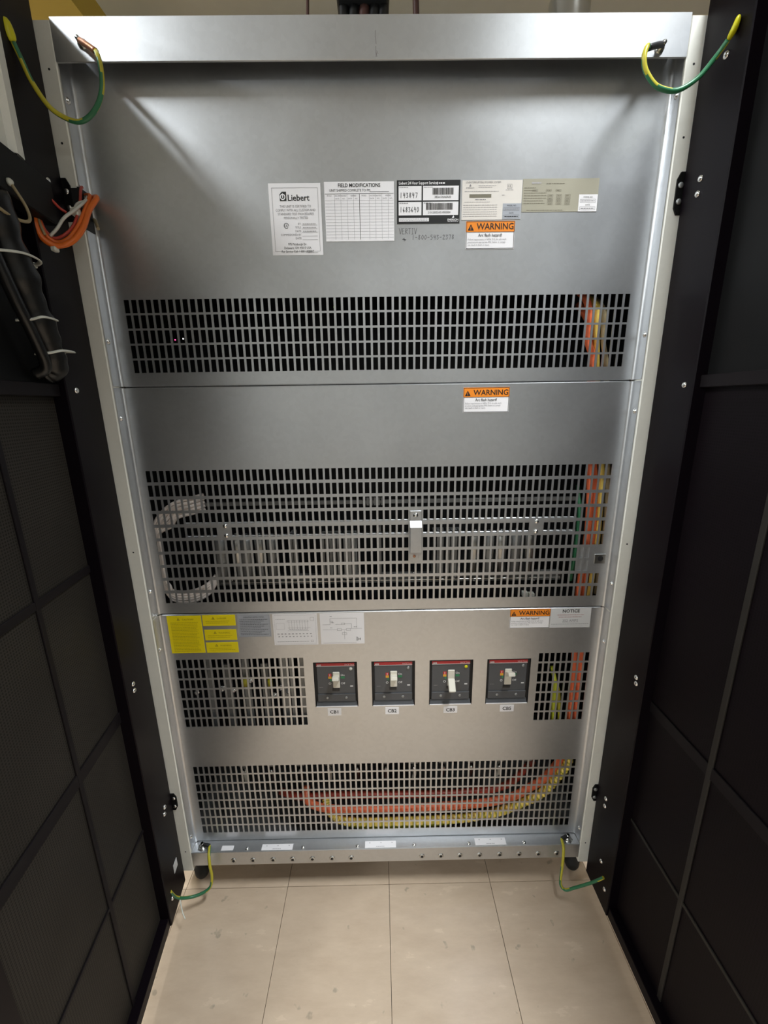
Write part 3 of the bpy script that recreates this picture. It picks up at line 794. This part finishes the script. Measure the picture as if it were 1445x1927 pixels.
for (n, a, b), ps in zip(CB, ['up', 'upmid', 'down', 'trip']): breaker(n, a, b, ps)

# ------------------------------------------------------------------ doors
ANG = math.radians(7.0)
def DL(s, t, z): return (-.610 + s * math.sin(ANG) - t * math.cos(ANG), -s * math.cos(ANG) - t * math.sin(ANG), z)
def DR(s, t, z): return (.608 + t, -s, z)
def door(D, side):
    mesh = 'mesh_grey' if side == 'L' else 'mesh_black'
    d = MB().stz(D, .004, .615, .034, .036, .05, 2.15).build('door', 'black_gloss', cab)
    lab(d, 'black %s door of the cabinet, standing open' % ('left' if side == 'L' else 'right'))
    MB().stz(D, .004, .122, 0, .034, .05, 2.15, .002).build('hinge_stile', 'black_gloss', d)
    MB().stz(D, .545, .615, 0, .034, .05, 2.15, .002).build('free_stile', 'black_gloss', d)
    MB().stz(D, .122, .545, 0.004, .034, .05, .082, .0015).build('bottom_rail', 'black_gloss', d)
    MB().stz(D, .122, .545, 0.004, .034, 2.11, 2.15, .0015).build('top_rail', 'black_gloss', d)
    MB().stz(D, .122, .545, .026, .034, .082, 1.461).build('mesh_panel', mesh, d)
    MB().stz(D, .122, .545, .024, .034, 1.484, 2.11).build('upper_plate', 'black_plate', d)
    MB().stz(D, .122, .545, .012, .034, 1.461, 1.484, .0012).build('crossbar', 'bar_black', d)
    bar = 'bar_black' if side == 'L' else 'bar_grey'
    for z, hgt in ((.3945, .008), (.7366, .028), (1.1095, .016)):
        if side == 'R' and z > 1: continue
        MB().stz(D, .122, .545, .0225, .026, z - hgt / 2, z + hgt / 2, .0008).build('crossbar', bar if hgt < .02 else 'bar_black', d)
    vs = .29 if side == 'L' else .305
    MB().stz(D, vs - .006, vs + .006, .0222, .026, .082, 1.461, .0008).build('upright_bar', bar, d)
    pts = {'R': [(.053, 1.838), (.051, 1.814), (.098, 1.467), (.093, .794), (.096, .779), (.049, .377), (.049, .352), (.069, .178), (.1, .118), (.072, 2.012)],
           'L': [(.053, 1.845), (.054, 1.82), (.091, 1.473), (.088, .799), (.088, .781), (.049, .381), (.056, .365), (.095, .114)]}[side]
    for s, z in pts:
        p = Vector(D(s, 0, z)); q = Vector(D(s, -.01, z))
        MB().lathe(p, q - p, [(-.0003, .0062), (.001, .0062), (.003, .0048), (.0042, .0025)], 10).build('screw', 'chrome', d)
    # hinge leaves bolted to the frame post
    for z in (1.835, .345):
        sx = -1 if side == 'L' else 1
        m = MB(); n = 14; hh = .037 if z > 1 else .028
        xa, xb = .6275, .596
        prof = [(xa, z + hh), (xb + .006, z + hh), (xb, z + hh - .012), (xb, z - hh + .012), (xb + .006, z - hh), (xa, z - hh)]
        vv = [(sx * x, -.0035, zz) for x, zz in prof] + [(sx * x, .0005, zz) for x, zz in prof]
        k = len(prof)
        m.add(vv, [list(range(k)), list(range(k, 2 * k))[::-1]] + [(i, (i + 1) % k, k + (i + 1) % k, k + i) for i in range(k)])
        hg = m.build('hinge_leaf', 'black_plate', cab)
        for dz in (.014, -.014):
            MB().lathe((sx * .6035, -.003, z + dz), (0, -1, 0), [(0, .0058), (.002, .005), (.0032, .0028)], 10).build('bolt', 'chrome' if side == 'L' else 'steel_dull', hg)
    return d
dl = door(DL, 'L'); dr = door(DR, 'R')

# electronics tray on the left door
m = MB(); prof = [(.118, -.001), (.134, -.004), (.138, -.014), (.158, -.016), (.163, -.006), (.50, -.006)]
vs = [DL(s, t, z) for s, t in prof for z in (1.838, 2.108)]
m.add(vs, [(2 * i, 2 * i + 2, 2 * i + 3, 2 * i + 1) for i in range(len(prof) - 1)])
vs2 = [DL(s, t + .003, z) for s, t in prof for z in (1.838, 2.108)]
m.add(vs2, [(2 * i + 1, 2 * i + 3, 2 * i + 2, 2 * i) for i in range(len(prof) - 1)])
m.stz(DL, .14, .50, -.004, .022, 1.838, 1.842); m.stz(DL, .14, .50, -.004, .022, 2.104, 2.108)
lab(m.build('electronics_tray', 'galv_frame', dl), 'ribbed galvanised tray at the top of the left door')
lab(MB().stz(DL, .082, .53, -.020, .010, 1.762, 1.832, .002).build('tray_bracket', 'black_plate', dl), 'dark horizontal bracket below the tray')
MB().lathe(DL(.205, -.020, 1.778), Vector(DL(0, -1, 0)) - Vector(DL(0, 0, 0)), [(0, .0055), (.003, .0055), (.006, .003)], 10).build('clip', 'nylon', dl)
q = Sticker.__new__(Sticker)
MB().stz(DL, .036, .060, -.0012, 0, .155, .183).build('code_label', 'paper2', dl)

# ------------------------------------------------------------------ grounding wires
def gy(i, k): return 1 if (k + i // 9) % 8 < 4 else 0
def ground_wire(label, pts, bolt, bolt_dir, sleeve_pts, lugd):
    t = thing('grounding_wire', label, 'wire', pts[0], 'green and yellow grounding wires')
    MB().tube(pts, .0042, 8, 8, mat=gy).build('insulation', ['wyellow', 'green'], t)
    b = Vector(bolt)
    MB().lathe(b, bolt_dir, [(0, .009), (.0015, .009), (.0016, .0062), (.007, .0062), (.0072, .004), (.016, .004)], 8).build('bolt', 'zinc', t)
    MB().tube([b + Vector(bolt_dir) * .009, (b + Vector(bolt_dir) * .012 + Vector(pts[0])) / 2, pts[0]], .0052, 8, 4).build('lug', lugd, t)
    if sleeve_pts:
        MB().tube(sleeve_pts, .0085, 8, 5, rfun=lambda i, n: .45 + .55 * math.sin(math.pi * min(1, max(0, i / (n - 1)))) ** .5, flat=.55).build('sleeve', 'wyellow2', t)
ground_wire('grounding wire looping from the top rail to the left door',
            [(-.486, -.040, 2.044), (-.474, -.058, 2.024), (-.4716, -.060, 2.0067), (-.4746, -.060, 1.9804), (-.4853, -.060, 1.9575), (-.5026, -.060, 1.9398), (-.5229, -.060, 1.9313),
             (-.5454, -.060, 1.9362), (-.5690, -.064, 1.9510), (-.5870, -.070, 1.982), (-.5935, -.076, 2.008), (-.5960, -.086, 2.028)],
            (-.529, -.001, 2.081), (0, -1, 0), [(-.5960, -.086, 2.028), (-.5975, -.090, 2.040), (-.5985, -.092, 2.056)], 'copper')
ground_wire('grounding wire looping from the top rail to the right door',
            [(.490, -.036, 2.046), (.478, -.055, 2.036), (.4716, -.06, 2.0193), (.4761, -.06, 2.0005), (.4921, -.06, 1.9814), (.5095, -.06, 1.9721), (.5383, -.06, 1.9695), (.5688, -.064, 1.9847), (.590, -.072, 2.010), (.598, -.084, 2.024)],
            (.5292, -.001, 2.068), (0, -1, 0), [(.598, -.084, 2.024), (.602, -.090, 2.036), (.604, -.094, 2.050)], 'cb_dark')
ground_wire('grounding wire from the bottom rail to the left door',
            [(-.530, .012, .160), (-.5235, -.012, .157), (-.518, -.026, .135), (-.514, -.032, .100), (-.520, -.040, .070), (-.545, -.052, .062), (-.575, -.064, .068), (-.596, -.080, .095), (-.6005, -.095, .140)],
            (-.554, .016, .151), (0, 0, 1), None, 'int_black')
ground_wire('grounding wire from the bottom rail to the right door',
            [(.530, .010, .160), (.526, -.014, .155), (.520, -.030, .120), (.514, -.040, .085), (.512, -.048, .060), (.524, -.055, .050), (.545, -.062, .068), (.578, -.076, .105), (.596, -.086, .133), (.6045, -.092, .150)],
            (.552, .016, .151), (0, 0, 1), None, 'int_black')

# ------------------------------------------------------------------ wires through the slot beside the left door
har = thing('wire_harness', 'loop of orange, red and white wires running from the slot to the left door', 'wires', (-.582, .01, 1.82))
def hw(pts, r, mat, nm='wire'): MB().tube(pts, r, 8, 6).build(nm, mat, har)
hw([(-.572, .020, 1.846), (-.543, -.010, 1.835), (-.544, -.040, 1.803), (-.544, -.070, 1.761), (-.556, -.090, 1.733), (-.579, -.100, 1.724), (-.5935, -.110, 1.733), (-.5975, -.115, 1.754), (-.597, -.110, 1.775)], .0050, 'wire_or')
hw([(-.580, .016, 1.850), (-.556, -.010, 1.838), (-.550, -.040, 1.806), (-.551, -.068, 1.768), (-.562, -.086, 1.740), (-.580, -.094, 1.731), (-.592, -.103, 1.741), (-.595, -.108, 1.762)], .0038, 'wire_or')
hw([(-.580, .010, 1.862), (-.575, -.005, 1.850), (-.560, -.040, 1.812), (-.557, -.070, 1.770), (-.566, -.085, 1.748), (-.583, -.093, 1.738), (-.592, -.101, 1.748), (-.594, -.106, 1.764)], .0026, 'wire_red')
hw([(-.578, .012, 1.846), (-.564, -.005, 1.838), (-.551, -.040, 1.816), (-.553, -.070, 1.791), (-.565, -.085, 1.773), (-.574, -.095, 1.753), (-.586, -.100, 1.739)], .0026, 'wire_white')
hw([(-.570, .014, 1.840), (-.556, -.006, 1.833), (-.552, -.030, 1.822), (-.560, -.045, 1.812), (-.566, -.05, 1.80)], .0022, 'wire_white')
hw([(-.592, -.095, 1.815), (-.580, -.085, 1.800), (-.572, -.080, 1.790), (-.566, -.074, 1.786)], .0024, 'wire_red')
hw([(-.5945, -.112, 1.775), (-.592, -.110, 1.752), (-.589, -.108, 1.738)], .0024, 'wire_tan')
hw([(-.577, .028, 1.812), (-.570, .020, 1.803), (-.563, .012, 1.79)], .0034, 'wire_tan')
hw([(-.580, .018, 1.838), (-.565, .000, 1.826), (-.556, -.02, 1.81), (-.558, -.035, 1.796)], .0026, 'green')
MB().cbox(-.566, -.553, -.062, -.050, 1.786, 1.800, .002).build('connector', 'nylon', har)
MB().cbox(-.586, -.577, -.106, -.094, 1.714, 1.722, .0015).build('tie', 'nylon', har)
MB().tube([DL(.205, -.024, 1.775), DL(.190, -.030, 1.750), DL(.198, -.034, 1.728), DL(.235, -.03, 1.722), DL(.29, -.022, 1.735)], .0024, 8, 6).build('wire', 'wire_tan', har)

# black cable sleeve with white ties on the left door
loom = thing('cable_sleeve', 'wrinkled black cable sleeve tied to the left door', 'cable', DL(.12, 0, 1.50))
random.seed(3)
rn = [1 + .10 * math.sin(k * .55) + .06 * math.sin(k * 1.3 + 1) for k in range(200)]
MB().tube([DL(.245, -.010, 1.750), DL(.228, -.014, 1.69), DL(.207, -.014, 1.635), DL(.188, -.014, 1.585), DL(.166, -.012, 1.54), DL(.152, -.004, 1.505), DL(.152, .012, 1.497)], .025, 12, 8, rfun=lambda i, n: rn[i] * (1 - .35 * i / n), flat=.62).build('sleeve', 'sleeve', loom)
MB().tube([DL(.275, -.008, 1.750), DL(.262, -.010, 1.68), DL(.236, -.012, 1.61), DL(.205, -.012, 1.55), DL(.185, -.008, 1.510), DL(.185, .012, 1.497)], .009, 10, 6).build('cable', 'sleeve', loom)
for nm, s0, s1, z in [('uppermost', .262, .158, 1.672), ('middle', .224, .164, 1.584), ('lowest', .194, .124, 1.536)]:
    m = MB(); pts = [DL(s0, .0, z - .006), DL(s0 - .003, -.022, z - .004), DL((s0 + s1) / 2 + .02, -.036, z + .001), DL((s0 + s1) / 2 - .02, -.034, z + .003), DL(s1 + .008, -.018, z + .004), DL(s1, -.006, z + .004)]
    m.tube(pts, .0032, 6, 6, flat=.5)
    o = m.build('cable_tie', 'nylon', None, loc=pts[0])
    tag(o, '%s of the three white cable ties around the black sleeve' % nm, 'cable tie', 'white cable ties on the left door')
    h = MB(); p = pts[-1]; h.cbox(p[0] - .004, p[0] + .004, p[1] - .004, p[1] + .004, p[2] - .004, p[2] + .004, .001); h.build('tie_head', 'nylon', o)

# a loose tie tail at the lower left corner
o = MB().tube([(-.590, -.075, .082), (-.583, -.086, .070), (-.574, -.098, .060), (-.565, -.106, .052)], .0018, 6, 4, flat=.5).build('cable_tie', 'nylon', None, loc=(-.590, -.075, .082))
tag(o, 'loose white tie tail hanging at the bottom of the left door', 'cable tie')

# ------------------------------------------------------------------ inside the cabinet
def cable(name, label, cat, pts, r, mats, rfun=None, mat=None, n=10, sub=6, group=None):
    o = MB().tube(pts, r, n, sub, rfun=rfun, mat=mat).build(name, mats, None, loc=pts[0])
    return tag(o, label, cat, group)
G = 'power cables at the right side inside the cabinet'
cable('power_cable', 'bright orange power cable seen through the right end of the upper grille', 'cable',
      [(.455, .11, 1.70), (.470, .062, 1.655), (.473, .052, 1.61), (.477, .052, 1.57), (.490, .052, 1.535), (.493, .053, 1.48), (.505, .055, 1.36), (.519, .053, 1.23), (.525, .053, 1.10), (.520, .055, .93), (.526, .054, .80), (.533, .053, .60), (.530, .060, .48), (.515, .085, .43)], .0080, 'cable_or', group=G)
cable('power_cable', 'darker orange power cable just right of the bright orange one', 'cable',
      [(.478, .12, 1.66), (.487, .074, 1.61), (.496, .070, 1.57), (.505, .072, 1.48), (.520, .072, 1.36), (.536, .066, 1.23), (.543, .062, 1.10), (.538, .066, .93), (.548, .058, .78), (.551, .056, .62), (.551, .062, .48), (.545, .09, .44)], .0080, 'cable_or', group=G)
cable('power_cable', 'yellow cable in spiral wrap beside the orange power cables', 'cable',
      [(.482, .11, 1.68), (.491, .058, 1.644), (.494, .056, 1.60), (.500, .058, 1.56), (.512, .066, 1.50), (.530, .072, 1.40), (.548, .062, 1.27), (.556, .060, 1.12), (.556, .064, .95), (.562, .085, .82)], .0070, 'wrap_y', group=G)
cable('power_cable', 'outermost yellow cable at the right end of the upper grille', 'cable',
      [(.497, .11, 1.68), (.505, .058, 1.640), (.508, .052, 1.60), (.511, .052, 1.57), (.523, .052, 1.525), (.533, .058, 1.48), (.550, .066, 1.38), (.563, .060, 1.27), (.572, .060, 1.12), (.571, .062, .94)], .0055, ['wire_tan'], group=G)
cable('power_cable', 'green wire hanging behind the right part of the middle grille', 'cable',
      [(.506, .09, 1.23), (.500, .056, 1.18), (.499, .052, 1.12), (.498, .052, 1.05), (.498, .060, .98)], .0048, 'green', group=G)
cable('power_cable', 'lime wire behind the small right grille, left of its neighbour', 'cable',
      [(.486, .09, .70), (.483, .056, .672), (.482, .052, .63), (.485, .052, .58), (.487, .054, .53), (.488, .07, .48)], .0058, 'lime', group=G)
cable('power_cable', 'thin yellow wire behind the small right grille, right of the lime one', 'cable',
      [(.490, .09, .68), (.495, .056, .645), (.499, .052, .60), (.504, .052, .55), (.505, .056, .50)], .0046, 'wyellow', group=G)
cable('power_cable', 'thick orange cable curving along behind the lowest grille', 'cable',
      [(.545, .09, .445), (.530, .066, .404), (.489, .066, .333), (.443, .060, .302), (.381, .056, .268), (.284, .054, .250), (.121, .054, .240), (-.041, .054, .236), (-.139, .054, .239), (-.203, .055, .249), (-.238, .06, .271), (-.245, .09, .29)], .0115, 'cable_or', group=G, n=12)
cable('power_cable', 'orange cable lying behind and above the thick one in the lowest grille', 'cable',
      [(.47, .12, .34), (.38, .085, .285), (.25, .080, .264), (.056, .080, .261), (-.137, .080, .264), (-.266, .080, .262), (-.33, .10, .262)], .0105, 'cable_or2', group=G, n=12)
cable('power_cable', 'yellow spiral-wrapped cable curving along behind the lowest grille', 'cable',
      [(.556, .075, .455), (.545, .052, .404), (.515, .050, .346), (.476, .050, .291), (.414, .050, .252), (.351, .050, .223), (.253, .050, .201), (.122, .050, .194), (-.042, .050, .192), (-.124, .050, .199), (-.158, .052, .217), (-.180, .062, .244), (-.186, .09, .262)],
      .0122, ['wrap_y', 'wyellow'], rfun=lambda i, n: 1.0 + .10 * (1 if i % 3 == 0 else -1 if i % 3 == 1 else 0), mat=lambda i, k: 1 if i % 3 == 1 else 0, sub=16, n=12, group=G)
cable('power_cable', 'lime green wire under the yellow wrapped cable', 'cable',
      [(.330, .075, .198), (.286, .060, .186), (.122, .052, .172), (-.043, .052, .169), (-.141, .058, .183), (-.17, .08, .20)], .0058, 'lime', group=G)

# white ribbon at the left behind the middle grille: flat lead of side-by-side wires
rbt = thing('ribbon_cable', 'pale ribbon cable curving behind the left end of the middle grille', 'cable', (-.55, .05, .94))
for k in range(5):
    q = k * .0095
    MB().tube([(-.445, .075, 1.224 - q), (-.470, .054, 1.219 - q), (-.506, .050, 1.210 - q), (-.540 + q * .4, .050, 1.187 - q), (-.5655 + q * .25, .050, 1.150 - q * .5), (-.5665 + q * .25, .050, 1.08), (-.5685 + q * .25, .050, 1.00 + q * .3),
               (-.562 + q * .3, .050, .975 + q * .4), (-.541, .050, .947 + q * .7), (-.493, .050, .945 + q * .75), (-.455, .056, .962 + q * .7), (-.44, .08, .985 + q * .5)], .0047, 6, 6).build('wire', 'ribbon', rbt)

# mounting rails and components behind the middle grille
MB().cbox(-.484, .485, .0355, .040, 1.148, 1.162, .0006).cbox(-.484, .485, .0355, .047, 1.1235, 1.1275, .0006).build('mounting_rail', 'galv', cab)
MB().cbox(-.50, .51, .075, .085, 1.193, 1.203, .001).build('support_bar', 'int_grey', cab)
MB().cbox(-.43, .48, .080, .090, .979, .982, .0006).build('support_bar', 'zinc', cab)
MB().cbox(-.45, .49, .100, .112, .965, .992, .001).build('support_bar', 'int_grey', cab)
for i, (x, r) in enumerate([(-.418, .016), (-.378, .013), (-.352, .017), (-.318, .014), (-.285, .013), (.245, .015), (.282, .013), (.315, .016), (.352, .013), (.390, .015)]):
    MB().lathe((x, .078 + .006 * (i % 2), 1.000), (0, 0, 1), [(0, r), (.10, r), (.106, r * .85), (.11, r * .4), (.118, r * .35)], 14).build('capacitor', 'zinc' if i % 2 else 'steel_dull', cab)
for (x0, x1, z0, z1, mt) in [(-.155, -.105, .99, 1.115, 'int_grey'), (-.098, -.065, .99, 1.115, 'steel_dull'), (-.012, .000, .985, 1.13, 'int_grey'), (.135, .165, .99, 1.12, 'int_grey'), (.172, .21, .99, 1.12, 'int_grey'), (-.235, -.222, .99, 1.12, 'int_grey'), (-.045, .01, 1.19, 1.21, 'int_grey')]:
    h = MB()
    n = max(2, int((x1 - x0) / .009))
    for k in range(n):
        a = x0 + (x1 - x0) * k / n; h.box(a, a + (x1 - x0) / n * .7, .072, .097, z0, z1)
    h.box(x0, x1, .097, .102, z0, z1)
    h.build('heat_sink', mt, cab)
random.seed(11)
for k in range(16):
    x = -.40 + k * .054; z = .978 + random.uniform(-.006, .03)
    MB().lathe((x, .085, z), (0, -1, 0), [(0, .004), (.004, .0035), (.006, .002)], 8).build('terminal_screw', 'chrome', cab)
MB().cbox(.378, .392, .068, .082, .930, .944, .001).build('connector', 'nylon', cab)
MB().cbox(.396, .410, .068, .082, .928, .940, .001).build('connector', 'nylon', cab)
# bus bars and lugs behind the lower-left grille
for k in range(6):
    x = -.50 + k * .052
    MB().cbox(x, x + .020, .070, .076, .52, .76 - .02 * (k % 2), .0008).build('bus_bar', 'int_grey' if k % 2 else 'steel_dull', cab)
for (x, z) in [(-.455, .665), (-.425, .66), (-.375, .69), (-.29, .665), (-.27, .655), (-.53, .655), (-.31, .64)]:
    MB().lathe((x, .069, z), (0, -1, 0), [(0, .009), (.003, .009), (.0032, .006), (.010, .006)], 6).build('terminal_bolt', 'chrome', cab)
for (x, z) in [(-.388, .69), (-.318, .685)]:
    MB().lathe((x, .060, z), (0, 0, 1), [(-.014, .007), (.012, .007), (.014, .004)], 10).build('terminal_cap', 'wyellow', cab)
for x in (-.262, -.232):
    MB().cbox(x, x + .012, .062, .068, .54, .78, .0006).build('ladder_strip', 'steel_dull', cab)
# terminal blocks behind the lowest grille
for k in range(11):
    x = -.45 + k * .088
    tb = MB().cbox(x, x + .026, .095, .125, .360, .41, .002).build('terminal_block', 'int_grey', cab)
    MB().lathe((x + .013, .095, .385), (0, -1, 0), [(0, .009), (.003, .009), (.0032, .006), (.012, .006)], 6).build('terminal_bolt', 'zinc', tb)
    MB().lathe((x + .013, .095, .350), (0, -1, 0), [(0, .006), (.008, .0055)], 8).build('terminal_bolt', 'chrome', tb)
    MB().tube([(x + .013, .098, .352), (x + .015, .102, .32), (x + .012, .115, .29)], .006, 8, 4).build('lead', 'wire_brown' if k % 3 else 'wire_white', tb)
# indicator lights deep inside the top compartment
for (x, z, mt, nm) in [(-.476, 1.591, 'led_red', 'small red indicator light deep behind the left of the upper grille'), (-.100, 1.657, 'led_green', 'green indicator light behind the upper grille, left of centre'),
                       (.121, 1.656, 'led_green', 'green indicator light behind the upper grille, right of centre'), (-.457, 1.593, 'led_white', 'small white indicator light beside the red one')]:
    o = MB().lathe((x, .10, z), (0, -1, 0), [(0, .0014), (.0015, .0014), (.0028, .0007)], 8).build('indicator_light', mt, cab)
    lab(o, nm)

# ------------------------------------------------------------------ above the cabinet
t = thing('conduit_pipe', 'shiny steel conduit rising from the cabinet top at the right', 'pipe', (.449, .25, 2.124))
MB().cyl((.449, .25, 2.124), (.449, .25, CEIL), .036, 24).build('pipe', 'zinc', t)
MB().lathe((.449, .25, 2.124), (0, 0, 1), [(0, .058), (.012, .058), (.014, .046), (.19, .046), (.205, .043), (.21, .037)], 24).build('coupling', 'zinc', t)
t = thing('cable_bundle', 'dark bundle of wrapped cables rising behind the middle of the top rail', 'cables', (-.025, .40, 2.124))
random.seed(5)
for k in range(5):
    x = -.075 + k * .025
    MB().tube([(x * .9, .40 + .012 * (k % 2), 2.124), (x, .40, 2.35), (x + random.uniform(-.02, .02), .41, 2.55), (x, .42, 2.8), (x, .42, CEIL)], .014, 10, 5).build('cable', 'sleeve' if k != 2 else 'wire_brown', t)
MB().cbox(-.09, .04, .37, .44, 2.42, 2.44, .004).build('wrap', 'rubber', t)
o = cable('hanging_wire', 'thin dark wire hanging against the wall left of the cable bundle', 'wire', [(-.175, .42, 2.124), (-.17, .42, 2.4), (-.15, .44, 2.7), (-.15, .44, CEIL)], .004, 'wire_brown')
o = cable('hanging_wire', 'dark purple cable hanging right of the cable bundle', 'wire', [(.122, .40, 2.124), (.112, .40, 2.4), (.105, .40, 2.6), (.10, .40, CEIL)], .0085, 'wire_brown')
t = thing('cable_duct', 'yellow cable duct running towards the wall above the left side', 'duct', (-1.05, .55, 2.6))
MB().box(-1.20, -.885, .05, 1.245, 2.6, 2.604).build('tray', 'duct_yellow', t)
MB().box(-.889, -.885, .05, 1.245, 2.604, 2.70).build('side_wall', 'duct_yellow', t)
MB().box(-1.20, -1.196, .05, 1.245, 2.604, 2.70).build('side_wall', 'duct_yellow', t)
